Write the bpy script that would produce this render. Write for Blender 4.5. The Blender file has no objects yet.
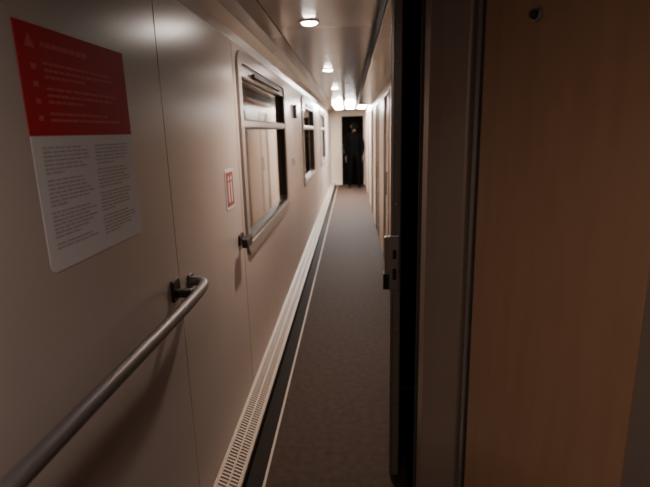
import bpy, bmesh, math, random
from mathutils import Vector, Matrix
random.seed(4)
COL = bpy.context.scene.collection

# ------------------------------------------------------------------ materials
def mat(name, col, rough=0.5, metal=0.0, spec=0.5, noise=0.0, nscale=8.0, bump=0.0, emit=None, estr=0.0, coat=0.0, stretch=(1,1,1)):
    m = bpy.data.materials.new(name); m.use_nodes = True
    nt = m.node_tree; b = nt.nodes['Principled BSDF']
    b.inputs['Base Color'].default_value = (*col, 1)
    b.inputs['Roughness'].default_value = rough
    b.inputs['Metallic'].default_value = metal
    b.inputs['Specular IOR Level'].default_value = spec
    b.inputs['Coat Weight'].default_value = coat
    if emit:
        b.inputs['Emission Color'].default_value = (*emit, 1)
        b.inputs['Emission Strength'].default_value = estr
    if noise > 0 or bump > 0:
        tc = nt.nodes.new('ShaderNodeTexCoord'); mp = nt.nodes.new('ShaderNodeMapping')
        mp.inputs['Scale'].default_value = stretch
        n = nt.nodes.new('ShaderNodeTexNoise'); n.inputs['Scale'].default_value = nscale
        n.inputs['Detail'].default_value = 5
        nt.links.new(tc.outputs['Object'], mp.inputs[0]); nt.links.new(mp.outputs[0], n.inputs['Vector'])
        if noise > 0:
            r = nt.nodes.new('ShaderNodeValToRGB')
            r.color_ramp.elements[0].position = .3; r.color_ramp.elements[1].position = .7
            r.color_ramp.elements[0].color = (*[c*(1-noise) for c in col], 1)
            r.color_ramp.elements[1].color = (*[min(1, c*(1+noise)) for c in col], 1)
            nt.links.new(n.outputs['Fac'], r.inputs[0]); nt.links.new(r.outputs[0], b.inputs['Base Color'])
        if bump > 0:
            bp = nt.nodes.new('ShaderNodeBump'); bp.inputs['Strength'].default_value = bump
            bp.inputs['Distance'].default_value = .002
            nt.links.new(n.outputs['Fac'], bp.inputs['Height']); nt.links.new(bp.outputs[0], b.inputs['Normal'])
    return m

M_WALL = mat('wall_laminate', (.45,.39,.37), .28, noise=.03, nscale=3)
M_WALL2 = mat('wall_laminate_right', (.80,.64,.49), .35, noise=.03, nscale=3)
M_CEIL = mat('ceiling_panel', (.21,.16,.13), .22, spec=.8)
M_FLOOR = mat('floor_carpet', (.050,.033,.026), .7, noise=.2, nscale=26, bump=.25, spec=.10)
M_EDGE_DARK = mat('floor_edge_dark', (.018,.014,.012), .7, spec=.1)
M_SEAM = mat('seam_dark', (.03,.026,.024), .7)
M_METAL = mat('brushed_metal', (.36,.33,.32), .3, metal=.85)
M_RAIL = mat('handrail_metal', (.18,.165,.17), .40, metal=.6)
M_JAMB = mat('jamb_metal', (.27,.205,.17), .26, metal=.35)
M_EDGE = mat('door_edge_metal', (.20,.16,.14), .4, metal=.3)
M_BROWN = mat('brown_laminate', (.27,.155,.095), .25, noise=.05, nscale=5, stretch=(6,6,.6), spec=.8)
M_BLACK = mat('black_plastic', (.012,.011,.011), .4)
M_DARK = mat('closet_shade_door_black', (.006,.005,.004), .9, spec=0)  # near-black: closet shade put into the colour; also the end door
M_GLASS = mat('night_glass', (.045,.026,.012), .05, spec=1.0, coat=1.0)
M_FRAME = mat('window_frame_alu', (.34,.31,.30), .32, metal=.5)
M_VENT = mat('grille_paint', (.46,.38,.32), .4)
M_RED = mat('poster_red', (.42,.0,.008), .6, spec=.1)
M_WHITE = mat('poster_white', (.60,.59,.64), .5, spec=.3)
M_INK = mat('poster_ink', (.36,.34,.37), .5)
M_INKR = mat('poster_ink_light', (.58,.10,.11), .6, spec=.1)
M_LAMP = mat('lamp_glass', (.9,.85,.8), .3, emit=(1,.88,.78), estr=180)
M_PANEL = mat('light_diffuser', (.9,.9,.9), .4, emit=(1,.96,.92), estr=130)
M_SIGNR = mat('sign_red', (.28,.05,.03), .4)
M_CLOTH = mat('dark_coat', (.002,.002,.002), 1.0, spec=0)
M_TROU = mat('dark_trousers', (.002,.002,.002), 1.0, spec=0)
M_SKIN = mat('skin', (.12,.065,.045), .6)
M_HAIR = mat('hair', (.003,.003,.002), .9, spec=0)
M_SHOE = mat('shoe', (.006,.006,.006), .5)
M_WHT = mat('eye_white', (.8,.8,.8), .3)

# ------------------------------------------------------------------ mesh builder
class MB:
    def __init__(s): s.v=[]; s.f=[]; s.mi=[]; s.mats=[]
    def m(s, mt):
        if mt not in s.mats: s.mats.append(mt)
        return s.mats.index(mt)
    def box(s, x0,x1,y0,y1,z0,z1, mt):
        o=len(s.v); k=s.m(mt)
        s.v += [(x0,y0,z0),(x1,y0,z0),(x1,y1,z0),(x0,y1,z0),(x0,y0,z1),(x1,y0,z1),(x1,y1,z1),(x0,y1,z1)]
        for f in [(0,3,2,1),(4,5,6,7),(0,1,5,4),(1,2,6,5),(2,3,7,6),(3,0,4,7)]:
            s.f.append(tuple(o+i for i in f)); s.mi.append(k)
    def prism(s, pts, a0, a1, mt, axis='Z', cap=True):
        """pts 2D polygon extruded along axis. Z:(x,y)  Y:(x,z)  X:(y,z)"""
        o=len(s.v); k=s.m(mt); n=len(pts)
        def P(p,a):
            return {'Z':(p[0],p[1],a),'Y':(p[0],a,p[1]),'X':(a,p[0],p[1])}[axis]
        s.v += [P(p,a0) for p in pts]+[P(p,a1) for p in pts]
        for i in range(n):
            j=(i+1)%n; s.f.append((o+i,o+j,o+n+j,o+n+i)); s.mi.append(k)
        if cap:
            s.f.append(tuple(o+i for i in reversed(range(n)))); s.mi.append(k)
            s.f.append(tuple(o+n+i for i in range(n))); s.mi.append(k)
    def ring(s, outer, inner, x0, x1, mt):
        """closed frame ring in YZ plane extruded in X"""
        o=len(s.v); k=s.m(mt); n=len(outer)
        for x in (x0,x1):
            s.v += [(x,p[0],p[1]) for p in outer]+[(x,p[0],p[1]) for p in inner]
        A,B,C,D = o,o+n,o+2*n,o+3*n
        for i in range(n):
            j=(i+1)%n
            s.f += [(A+i,B+i,B+j,A+j),(C+i,C+j,D+j,D+i),(A+i,A+j,C+j,C+i),(B+i,D+i,D+j,B+j)]
            s.mi += [k]*4
    def cyl(s, p0, p1, r, mt, n=20, r2=None):
        o=len(s.v); k=s.m(mt); p0=Vector(p0); p1=Vector(p1); d=(p1-p0).normalized()
        a=d.orthogonal().normalized(); b=d.cross(a); r2 = r if r2 is None else r2
        for p,rr in ((p0,r),(p1,r2)):
            for i in range(n):
                t=2*math.pi*i/n; s.v.append(tuple(p+a*math.cos(t)*rr+b*math.sin(t)*rr))
        for i in range(n):
            j=(i+1)%n; s.f.append((o+i,o+j,o+n+j,o+n+i)); s.mi.append(k)
        s.f.append(tuple(o+i for i in reversed(range(n)))); s.f.append(tuple(o+n+i for i in range(n))); s.mi += [k,k]
    def build(s, name, bevel=0.0, seg=2, smooth=False, parent=None):
        me=bpy.data.meshes.new(name); me.from_pydata(s.v,[],s.f)
        for mt in s.mats: me.materials.append(mt)
        for p,k in zip(me.polygons,s.mi): p.material_index=k; p.use_smooth=smooth
        bm=bmesh.new(); bm.from_mesh(me); bmesh.ops.recalc_face_normals(bm, faces=bm.faces); bm.to_mesh(me); bm.free()
        ob=bpy.data.objects.new(name,me); COL.objects.link(ob)
        if bevel>0:
            md=ob.modifiers.new('b','BEVEL'); md.width=bevel; md.segments=seg; md.limit_method='ANGLE'; md.angle_limit=math.radians(40)
        if parent: ob.parent=parent
        return ob

def rrect(y0,y1,z0,z1,r,n=6):
    pts=[]
    for cx,cz,a in ((y1-r,z1-r,0),(y0+r,z1-r,90),(y0+r,z0+r,180),(y1-r,z0+r,270)):
        for i in range(n+1):
            t=math.radians(a+90*i/n); pts.append((cx+r*math.cos(t),cz+r*math.sin(t)))
    return pts
def empty(name, loc=(0,0,0)):
    e=bpy.data.objects.new(name,None); e.location=loc; COL.objects.link(e); e.empty_display_size=.1; return e

YB, YE = -1.3, 14.6
L, R, ZC = -.62, .40, 2.18
ZW = 2.07
WIN = [(2.73,4.55),(6.25,8.05),(9.75,11.55)]
WZ0, WZ1 = .915, 2.025

# ------------------------------------------------------------------ shell
b=MB(); b.box(L-.08,1.4,YB-.1,YE+.1,-.08,0,M_FLOOR)
b.box(.24,1.30,1.50,2.78,0,.006,M_DARK)   # near-black slab: the side closet's shade put into its floor colour
b.build('floor')

b=MB()
prof=[(L,ZW),(L+.015,ZW+.04),(L+.06,ZW+.078),(L+.12,ZW+.10),(L+.20,ZC)]
b.prism(prof+[(L+.20,ZC+.06),(L-.08,ZC+.06),(L-.08,ZW)],YB,YE,M_CEIL,axis='Y')
ys=[YB,1.64,3.85,5.95,8.05,10.2,YE]
for a,c in zip(ys,ys[1:]):
    b.box(L+.206,1.4,a+.003,c-.003,ZC,ZC+.05,M_CEIL)
b.box(L+.2,1.4,YB,YE,ZC+.03,ZC+.07,M_SEAM)
b.build('ceiling')

# dropped soffit over the compartment side
b=MB(); b.box(.15,R,1.50,10.3,2.09,ZC,M_CEIL); b.box(.142,.15,1.50,10.3,2.085,ZC,M_SEAM); b.build('trim_1',bevel=.004)

# left wall: panels with seams
b=MB()
b.box(L-.08,L-.03,YB,WIN[0][0],0,ZC,M_SEAM)
segs=[(YB,1.607),(1.614,2.637),(2.644,WIN[0][0])]
for a,c in segs: b.box(L-.04,L,a,c,.08,ZW,M_WALL)
for i,(a,c) in enumerate(WIN):
    b.box(L-.04,L,a,c,.08,WZ0,M_WALL); b.box(L-.04,L,a,c,WZ1,ZW,M_WALL)
    b.box(L-.08,L-.04,a,c,0,WZ0,M_SEAM); b.box(L-.08,L-.04,a,c,WZ1,ZC,M_SEAM)
    nx = WIN[i+1][0] if i<2 else YE
    mid=(c+nx)/2
    b.box(L-.04,L,c,mid-.003,.08,ZW,M_WALL); b.box(L-.04,L,mid+.003,nx,.08,ZW,M_WALL)
    b.box(L-.08,L-.04,c,nx,0,ZC,M_SEAM)
b.build('wall_left')

# windows
for i,(a,c) in enumerate(WIN):
    b=MB()
    b.ring(rrect(a-.03,c+.03,WZ0-.03,WZ1+.02,.09), rrect(a+.045,c-.045,WZ0+.045,WZ1-.045,.06), L-.02,L+.016,M_FRAME)
    b.ring(rrect(a+.044,c-.044,WZ0+.044,WZ1-.044,.06), rrect(a+.062,c-.062,WZ0+.062,WZ1-.062,.05), L-.03,L+.006,M_BLACK)
    zt=1.65
    b.box(L-.022,L+.012,a+.05,c-.05,zt-.018,zt+.018,M_FRAME)
    b.box(L-.022,L+.004,a+.05,c-.05,zt-.028,zt+.028,M_BLACK)
    b.box(L-.045,L-.028,a+.03,c-.03,WZ0+.03,WZ1-.03,M_GLASS)
    # hopper top rail and its pull bar
    b.box(L-.022,L+.008,a+.06,c-.06,WZ1-.115,WZ1-.06,M_FRAME)
    b.box(L+.008,L+.032,a+.35,c-.35,WZ1-.095,WZ1-.075,M_BLACK)
    b.box(L-.0,L+.025,a+.40,a+.43,WZ1-.10,WZ1-.07,M_BLACK); b.box(L-.0,L+.025,c-.43,c-.40,WZ1-.10,WZ1-.07,M_BLACK)
    b.build('window_%d'%(i+1),bevel=.004)

# heater duct with grille along the left wall foot
b=MB()
xa,za,xb,zb = L+.002,.112,-.513,.062
def gp(t,off=0): return (xa+(xb-xa)*t, za+(zb-za)*t+off)
b.prism([(xa,0),(xb,0),gp(1,-.012),gp(0,-.012)],YB+.01,YE-.07,M_EDGE_DARK,axis='Y')
for t0,t1 in ((0,.14),(.47,.54),(.86,1.0)):
    b.prism([gp(t0,-.012),gp(t1,-.012),gp(t1),gp(t0)],YB+.02,YE-.07,M_VENT,axis='Y')
y=YB+.03
while y<YE-.1:
    b.prism([gp(.1,-.012),gp(.9,-.012),gp(.9,-.001),gp(.1,-.001)],y,y+.011,M_VENT,axis='Y'); y+=.022
b.box(xb-.002,xb+.004,YB+.01,YE-.07,0,.05,M_EDGE_DARK)
b.build('heater_duct_left')
b=MB(); b.box(-.432,-.420,YB,YE,-.002,.006,M_VENT); b.box(-.51,-.432,YB,YE-.07,-.002,.004,M_EDGE_DARK); b.build('trim_2',bevel=.001)  # light trim line and a dark flat strip beside the heater

# back, end walls
b=MB(); b.box(L-.08,1.4,YB-.1,YB,0,ZC,M_WALL); b.build('wall_back')
b=MB()
b.box(L-.08,-.29,YE-.06,YE+.04,0,ZC,M_WALL2); b.box(.35,R+.1,YE-.06,YE+.04,0,ZC,M_WALL2)
b.box(-.29,.35,YE-.06,YE+.04,2.0,ZC,M_WALL2); b.build('wall_front')
b=MB()
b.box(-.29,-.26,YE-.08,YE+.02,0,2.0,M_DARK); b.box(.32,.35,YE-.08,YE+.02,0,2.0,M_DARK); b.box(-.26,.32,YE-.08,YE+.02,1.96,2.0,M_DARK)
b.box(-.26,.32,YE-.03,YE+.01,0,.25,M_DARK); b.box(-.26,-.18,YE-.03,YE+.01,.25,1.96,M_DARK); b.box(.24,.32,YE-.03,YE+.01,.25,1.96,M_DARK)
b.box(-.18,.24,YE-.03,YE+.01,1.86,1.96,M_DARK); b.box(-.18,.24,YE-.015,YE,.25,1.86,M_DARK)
b.box(-.245,-.22,YE-.09,YE-.03,.95,1.2,M_METAL)
b.build('door_1',bevel=.004)

# right wall of the corridor with sliding compartment doors
b=MB(); doors=[]
starts=[3.25+1.95*i for i in range(6)]
prev=2.85
for s in starts:
    b.box(R,R+.05,prev,s,0,2.09,M_WALL2); b.box(R,R+.05,s,s+.72,1.98,2.09,M_WALL2); prev=s+.72
b.box(R,R+.05,prev,YE,0,2.09,M_WALL2)
b.box(R,R+.05,10.3,YE,2.09,ZC,M_WALL2)
b.box(R-.012,R,2.86,3.22,0,.10,M_EDGE)
b.build('wall_right')
for i,s in enumerate(starts):
    d=MB()
    d.box(R-.014,R+.03,s-.03,s+.01,0,2.0,M_METAL); d.box(R-.014,R+.03,s+.71,s+.75,0,2.0,M_METAL); d.box(R-.014,R+.03,s+.01,s+.71,1.965,2.0,M_METAL)
    d.box(R+.012,R+.04,s+.01,s+.71,.0,1.965,M_WALL2)
    d.cyl((R-.025,s+.08,.9),(R-.025,s+.08,1.15),.009,M_METAL,10)
    d.cyl((R-.025,s+.08,.92),(R+.02,s+.08,.92),.007,M_METAL,8); d.cyl((R-.025,s+.08,1.13),(R+.02,s+.08,1.13),.007,M_METAL,8)
    d.build('door_%d'%(i+2),bevel=.003)

# partition of the side closet and outer side
b=MB(); b.box(.235,1.30,2.78,2.85,0,ZC,M_DARK); b.build('wall_partition')  # near-black colour paints in the closet's shade
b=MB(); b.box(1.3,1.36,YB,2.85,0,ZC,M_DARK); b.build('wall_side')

# open door leaf seen edge-on (closet door), slightly swung
def leaf():
    p0=Vector((.158,1.96)); p1=Vector((.236,2.76)); d=(p1-p0).normalized(); n=Vector((d.y,-d.x)); t=.042
    P=lambda a,o:(p0+d*a+n*o)[:]
    ln=(p1-p0).length
    b=MB()
    b.prism([P(.008,0),P(ln,0),P(ln,t),P(.008,t)],.02,2.08,M_JAMB)
    b.prism([P(0,.003),P(.01,.003),P(.01,t-.003),P(0,t-.003)],.02,2.08,M_EDGE)      # edge strip
    b.prism([P(-.003,-.002),P(.03,-.002),P(.03,.010),P(-.003,.010)],.02,2.08,M_METAL)
    # lock face plate and lever
    b.prism([P(-.006,-.006),P(.003,-.006),P(.003,.034),P(-.006,.034)],.93,1.17,M_METAL)
    b.prism([P(-.009,.008),P(-.004,.008),P(-.004,.024),P(-.009,.024)],1.07,1.11,M_BLACK)
    b.prism([P(-.009,.008),P(-.004,.008),P(-.004,.024),P(-.009,.024)],.98,1.03,M_BLACK)
    b.prism([P(.01,-.032),P(.06,-.032),P(.06,0),P(.01,0)],.93,1.00,M_BLACK)
    b.prism([P(.012,-.026),P(.05,-.026),P(.05,0),P(.012,0)],1.00,1.16,M_JAMB)
    for z in (.4,.75,1.30,1.55,1.63,1.85,1.98):
        q=P(-.001,.022); b.cyl((q[0],q[1]-.004,z),(q[0],q[1]+.004,z),.007,M_METAL,12)
    b.build('closet_door',bevel=.002)
leaf()

# near right door jamb + brown panel door
b=MB()
b.prism([(.198,1.42),(.212,1.375),(.240,1.345),(.270,1.318),(.300,1.292),(.318,1.30),(.34,1.36),(.26,1.46)],0,ZC,M_JAMB)
b.prism([(.205,1.402),(.193,1.415),(.198,1.45),(.22,1.46)],0,ZC,M_SEAM)
b.build('door_frame',bevel=.006,seg=3)
b=MB()
a=Vector((.312,1.272)); c=Vector((.520,.840)); d=(c-a).normalized(); n=Vector((-d.y,d.x))
if n.x<0: n=-n
P=lambda s,o:(a+d*s+n*o)[:]
ln=(c-a).length
b.prism([P(.022,0),P(ln,0),P(ln,.04),P(.022,.04)],.0,ZC,M_BROWN)
b.prism([P(0,-.005),P(.014,-.005),P(.014,.04),P(0,.04)],0,ZC,M_METAL)
b.prism([P(.014,.006),P(.022,.006),P(.022,.04),P(.014,.04)],0,ZC,M_SEAM)
# round rubber door stop, high up
q=Vector(P(.182,0)); nn=Vector((-n.x,-n.y))
zq=1.825
b.cyl((q.x,q.y,zq),(q.x+nn.x*.006,q.y+nn.y*.006,zq),.015,M_METAL,24)
b.cyl((q.x+nn.x*.006,q.y+nn.y*.006,zq),(q.x+nn.x*.018,q.y+nn.y*.018,zq),.010,M_BLACK,24,r2=.008)
b.build('brown_panel_door',bevel=.003)
b=MB()
b.prism([(.520,.838),(.535,.80),(.56,.775),(.60,.76),(.60,YB),(.68,YB),(.68,.86),(.56,.87)],0,ZC,M_EDGE)
b.build('wall_vestibule')

# ------------------------------------------------------------------ poster
b=MB(); x=L+.0006
y0,y1,z0,z1=.918,1.355,1.325,1.818; zs=1.604
lo=rrect(y0,y1,z0,z1,.018,5)
low=[p for p in lo if p[1]<zs]; up=[(y1,zs),(y1,z1),(y0,z1),(y0,zs)]
b.prism(up,L,L+.0015,M_RED,axis='X'); b.prism([(y1,zs),(y0,zs)]+low,L,L+.0015,M_WHITE,axis='X')
def lines(ya,yb,zt,zbm,step,h,mt,para=6):
    z=zt;i=0
    while z>zbm:
        i+=1
        if i%para==0: z-=step*.8; continue
        end = ya+(yb-ya)*random.uniform(.75,1) if i%para!=para-1 else ya+(yb-ya)*random.uniform(.3,.7)
        y=ya
        while y<end:
            w=random.uniform(.012,.035); b.box(L+.0015,L+.0019,y,min(y+w,end),z-h,z,mt); y+=w+.004
        z-=step
lines(y0+.03,(y0+y1)/2-.012,zs-.022,z0+.045,.0085,.0042,M_INK,8)
lines((y0+y1)/2+.012,y1-.03,zs-.022,z0+.04,.0085,.0042,M_INK,7)
lines(y0+.075,y1-.16,z1-.03,z1-.05,.02,.010,M_INKR,50)
lines(y0+.075,y1-.06,z1-.068,zs+.03,.013,.005,M_INKR,4)
for j in range(4):
    zz=z1-.075-j*.033; b.box(L+.0015,L+.0019,y0+.035,y0+.05,zz-.010,zz,M_INKR)
tri=[(y0+.025,z1-.045),(y0+.055,z1-.045),(y0+.04,z1-.02)]
b.prism(tri,L+.0015,L+.0019,M_INKR,axis='X')
b.build('safety_poster')

# small pictogram sign
b=MB()
b.prism(rrect(2.32,2.49,1.225,1.425,.012,4),L,L+.003,M_WHITE,axis='X')
b.box(L+.003,L+.0036,2.335,2.475,1.24,1.41,M_SIGNR)
for yy in (2.37,2.42):
    b.box(L+.0036,L+.004,yy,yy+.022,1.26,1.36,M_WHITE)
    b.prism(rrect(yy,yy+.023,1.368,1.391,.010,3),L+.0036,L+.004,M_WHITE,axis='X')
b.build('pictogram_sign')

# latch at seam
b=MB()
b.prism(rrect(2.51,2.61,1.0,1.06,.012,4),L,L+.012,M_BLACK,axis='X')
b.cyl((L+.012,2.55,1.03),(L+.045,2.55,1.03),.014,M_BLACK,16)
b.prism(rrect(2.44,2.57,1.003,1.057,.016,4),L+.036,L+.066,M_BLACK,axis='X')
b.build('door_latch',bevel=.002)
# call box between the windows
b=MB()
b.box(L,L+.035,5.30,5.42,1.74,1.88,M_BLACK); b.box(L+.035,L+.038,5.32,5.40,1.77,1.86,M_METAL); b.cyl((L+.035,5.36,1.755),(L+.042,5.36,1.755),.008,M_SIGNR,12)
b.build('alarm_box',bevel=.004)
b=MB(); b.box(L,L+.02,5.05,5.13,1.25,1.33,M_WHITE); b.box(L+.02,L+.026,5.07,5.11,1.27,1.31,M_METAL); b.build('light_switch',bevel=.003)

# handrail (flattened tube, returns to wall)
def rail(name, ya, yb, z=1.06, xo=L+.07):
    cu=bpy.data.curves.new(name+'_c','CURVE'); cu.dimensions='3D'
    sp=cu.splines.new('BEZIER')
    pts=[(xo,ya,z),(xo,(ya+yb)/2,z),(xo,yb-.055,z),(L+.046,yb-.012,z),(L+.008,yb,z)]
    sp.bezier_points.add(len(pts)-1)
    for p,q in zip(sp.bezier_points,pts):
        p.co=q; p.handle_left_type=p.handle_right_type='AUTO'
    cu.bevel_depth=.019; cu.bevel_resolution=6; cu.use_fill_caps=True
    o=bpy.data.objects.new('tube',cu); COL.objects.link(o); cu.materials.append(M_RAIL)
    e=empty(name); o.parent=e
    b=MB()
    for yy in (ya+.3,yb-.16):
        b.box(L,L+.012,yy-.03,yy+.03,z-.02,z+.055,M_BLACK)
        b.box(L+.01,xo-.005,yy-.012,yy+.012,z-.008,z+.02,M_BLACK)
    b.box(L,L+.01,yb-.02,yb+.025,z-.028,z+.028,M_RAIL)
    b.build('bracket',bevel=.004,parent=e)
rail('handrail',-.6,1.71)

# ------------------------------------------------------------------ lamps
def spot(name, loc, e, col=(1,.78,.62), parent=None, size=165, soft=.04):
    l=bpy.data.lights.new(name,'SPOT'); l.energy=e; l.color=col; l.spot_size=math.radians(size); l.spot_blend=1.0; l.shadow_soft_size=soft
    o=bpy.data.objects.new(name,l); o.location=loc; COL.objects.link(o)
    if parent: o.parent=parent
    return o
LY=[(.05,26,165,.10),(2.80,88,145,.04),(4.9,42,160,.04),(7.0,40,165,.04),(9.1,42,165,.04)]
for yy,e,sz,sf in LY:
    em=empty('ceiling_downlight')
    b=MB(); x=-.22
    b.cyl((x,yy,ZC+.002),(x,yy,ZC-.010),.056,M_METAL,32,r2=.050)
    b.cyl((x,yy,ZC-.010),(x,yy,ZC-.016),.042,M_LAMP,32,r2=.034)
    b.build('housing',parent=em)
    spot('bulb',(x,yy,ZC-.055-(sf-.04)),e,parent=em,size=sz,soft=sf)
em=empty('ceiling_light_panel')
b=MB()
for a in (10.6,11.8):
    for xx in (-.40,-.13,.14):
        b.box(xx,xx+.22,a,a+.7,ZC-.055,ZC,M_METAL); b.box(xx+.01,xx+.21,a-.004,a+.66,ZC-.051,ZC-.008,M_PANEL); b.box(xx+.02,xx+.20,a+.02,a+.66,ZC-.060,ZC-.055,M_PANEL)
b.build('housing',parent=em)

# ------------------------------------------------------------------ person
def skinned(name, verts, edges, roots, parent, matf, sub=2):
    me=bpy.data.meshes.new(name); me.from_pydata([v[0] for v in verts],edges,[])
    ob=bpy.data.objects.new(name,me); COL.objects.link(ob)
    md=ob.modifiers.new('s','SKIN')
    for i,v in enumerate(verts):
        sv=me.skin_vertices[0].data[i]; sv.radius=v[1] if isinstance(v[1],tuple) else (v[1],v[1]); sv.use_root = i in roots
    s=ob.modifiers.new('ss','SUBSURF'); s.levels=sub; s.render_levels=sub
    bpy.context.view_layer.update()
    dg=bpy.context.evaluated_depsgraph_get()
    nm=bpy.data.meshes.new_from_object(ob.evaluated_get(dg))
    ob.modifiers.clear(); ob.data=nm; nm.materials.clear()
    ms=[]
    for p in nm.polygons:
        m_=matf(p.center)
        if m_ not in ms: ms.append(m_)
        p.material_index=ms.index(m_); p.use_smooth=True
    for m_ in ms: nm.materials.append(m_)
    ob.parent=parent; return ob
per=empty('person')
V=[((0,0,.98),(.165,.12)),((0,0,1.12),(.15,.11)),((0,.0,1.28),(.18,.125)),((0,0,1.43),(.17,.11)),((0,0,1.52),(.065,.065)),((0,.012,1.60),(.055,.058))]
E=[(0,1),(1,2),(2,3),(3,4),(4,5)]
for sx in (-1,1):
    o=len(V)
    V+=[((sx*.17,0,1.45),(.07,.07)),((sx*.225,.01,1.30),(.058,.058)),((sx*.25,.02,1.16),(.05,.05)),((sx*.245,.05,1.02),(.042,.042)),((sx*.235,.08,.90),(.032,.032))]
    E+=[(3,o),(o,o+1),(o+1,o+2),(o+2,o+3),(o+3,o+4)]
    o=len(V); st=sx*.05
    V+=[((sx*.095,0,.90),(.105,.105)),((sx*.11,st*.5+.01,.70),(.085,.085)),((sx*.115,st*.8+.02,.50),(.065,.067)),((sx*.12,st,.32),(.06,.062)),((sx*.125,st,.12),(.047,.05)),((sx*.13,st,.055),(.042,.045)),((sx*.14,st+.10,.04),(.042,.034)),((sx*.145,st+.17,.03),(.036,.026))]
    E+=[(0,o)]+[(o+i,o+i+1) for i in range(7)]
def bm_(c):
    if c.z>1.565: return M_SKIN
    if c.z<.10: return M_SHOE
    return M_CLOTH if c.z>.80 else M_TROU
skinned('body',V,E,{0},per,bm_)
for sx in (-1,1):
    V=[];E=[];roots=set()
    w=Vector((sx*.235,.08,.90))
    V+=[(tuple(w),(.026,.022)),(tuple(w+Vector((0,.012,-.04))),(.018,.036)),(tuple(w+Vector((0,.02,-.085))),(.016,.04))]
    E+=[(0,1),(1,2)]; roots.add(0)
    for k,(dy,ln) in enumerate(((-.030,.070),(-.010,.080),(.011,.075),(.030,.060))):
        o=len(V); p=w+Vector((0,.02+dy*.8,-.075)); roots.add(o)
        V.append((tuple(p),.009)); 
        V.append((tuple(p+Vector((0,dy*.2,-.02))),.0095))
        V.append((tuple(p+Vector((-sx*.006,dy*.25,-.02-ln*.45))),.0088))
        V.append((tuple(p+Vector((-sx*.018,dy*.25,-.02-ln*.75))),.008))
        V.append((tuple(p+Vector((-sx*.032,dy*.25,-.02-ln*.95))),.007))
        E+=[(o+i,o+i+1) for i in range(4)]
    o=len(V); roots.add(o)
    for q,r in (((0,.03,-.03),.011),((-sx*.008,.055,-.05),.011),((-sx*.016,.068,-.075),.0095),((-sx*.022,.072,-.098),.008)):
        V.append((tuple(w+Vector(q)),r))
    E+=[(o,o+1),(o+1,o+2),(o+2,o+3)]
    skinned('hand',V,E,roots,per,lambda c:M_SKIN,2)
# head (faces +Y, i.e. away from the photographer)
me=bpy.data.meshes.new('head'); bm=bmesh.new(); bmesh.ops.create_uvsphere(bm,u_segments=48,v_segments=32,radius=1)
for v in bm.verts:
    x,y,z=v.co
    sx=.076; sy=.097; sz=.118
    taper=1-.22*max(0,-z)**1.5
    X=x*sx*taper; Y=y*sy*(1-.10*max(0,-z)); Z=z*sz
    if y>0:
        Y-=.010*max(0,y-.75)/.25*(1 if abs(z)<.8 else 0)
        Y+=.026*math.exp(-(x/.14)**2)*math.exp(-((z+.20)/.14)**2)
        Y+=.012*math.exp(-(x/.10)**2)*math.exp(-((z-.0)/.16)**2)
        Y+=.008*math.exp(-(x/.35)**2)*math.exp(-((z+.80)/.12)**2)
        Y+=.006*math.exp(-(x/.25)**2)*math.exp(-((z+.48)/.06)**2)
        Y-=.009*(math.exp(-((abs(x)-.38)/.14)**2))*math.exp(-((z-.02)/.10)**2)
    v.co=(X,Y,Z)
bm.to_mesh(me); bm.free()
for p in me.polygons: p.use_smooth=True
me.materials.append(M_SKIN); h=bpy.data.objects.new('head',me); h.location=(0,.02,1.695); COL.objects.link(h); h.parent=per
me=bpy.data.meshes.new('hair'); bm=bmesh.new(); bmesh.ops.create_uvsphere(bm,u_segments=40,v_segments=28,radius=1)
bmesh.ops.delete(bm,geom=[v for v in bm.verts if (v.co.y>.25 and v.co.z<.52) or v.co.z<-.78],context='VERTS')
for v in bm.verts: x,y,z=v.co; v.co=(x*.086*(1-.12*max(0,-z)),y*.108*(1-.08*max(0,-z)),z*.130)
bm.to_mesh(me); bm.free()
for p in me.polygons: p.use_smooth=True
me.materials.append(M_HAIR); h=bpy.data.objects.new('hair',me); h.location=(0,.014,1.70); COL.objects.link(h); h.parent=per
md=h.modifiers.new('s','SOLIDIFY'); md.thickness=.012
b=MB()
for sx in (-1,1):
    b.cyl((sx*.073,.035,1.69),(sx*.088,.027,1.69),.022,M_SKIN,16,r2=.026)
    b.cyl((sx*.029,.096,1.697),(sx*.029,.104,1.697),.010,M_WHT,14,r2=.008); b.cyl((sx*.029,.104,1.697),(sx*.029,.1055,1.697),.005,M_HAIR,12)
    b.box(sx*.029-.014,sx*.029+.014,.104,.110,1.715,1.720,M_HAIR)
b.box(-.022,.022,.100,.1125,1.636,1.641,M_SIGNR)
b.build('ears_eyes_mouth',bevel=.002,parent=per)
per.location=(.07,13.5,0)

# ------------------------------------------------------------------ world, camera
w=bpy.data.worlds.new('night'); bpy.context.scene.world=w; w.use_nodes=True
w.node_tree.nodes['Background'].inputs[0].default_value=(.01,.012,.018,1); w.node_tree.nodes['Background'].inputs[1].default_value=.3
cam=bpy.data.cameras.new('camera'); cam.lens=26.6; cam.sensor_width=36; cam.clip_start=.02
cam.dof.use_dof=True; cam.dof.focus_distance=1.7; cam.dof.aperture_fstop=3.0
co=bpy.data.objects.new('camera',cam); COL.objects.link(co)
co.matrix_world = Matrix.Translation((0,0,1.6)) @ Matrix.Rotation(math.radians(3.4),4,'Z') @ Matrix.Rotation(math.radians(90-13.2),4,'X') @ Matrix.Rotation(math.radians(-1.5),4,'Z')
bpy.context.scene.camera=co
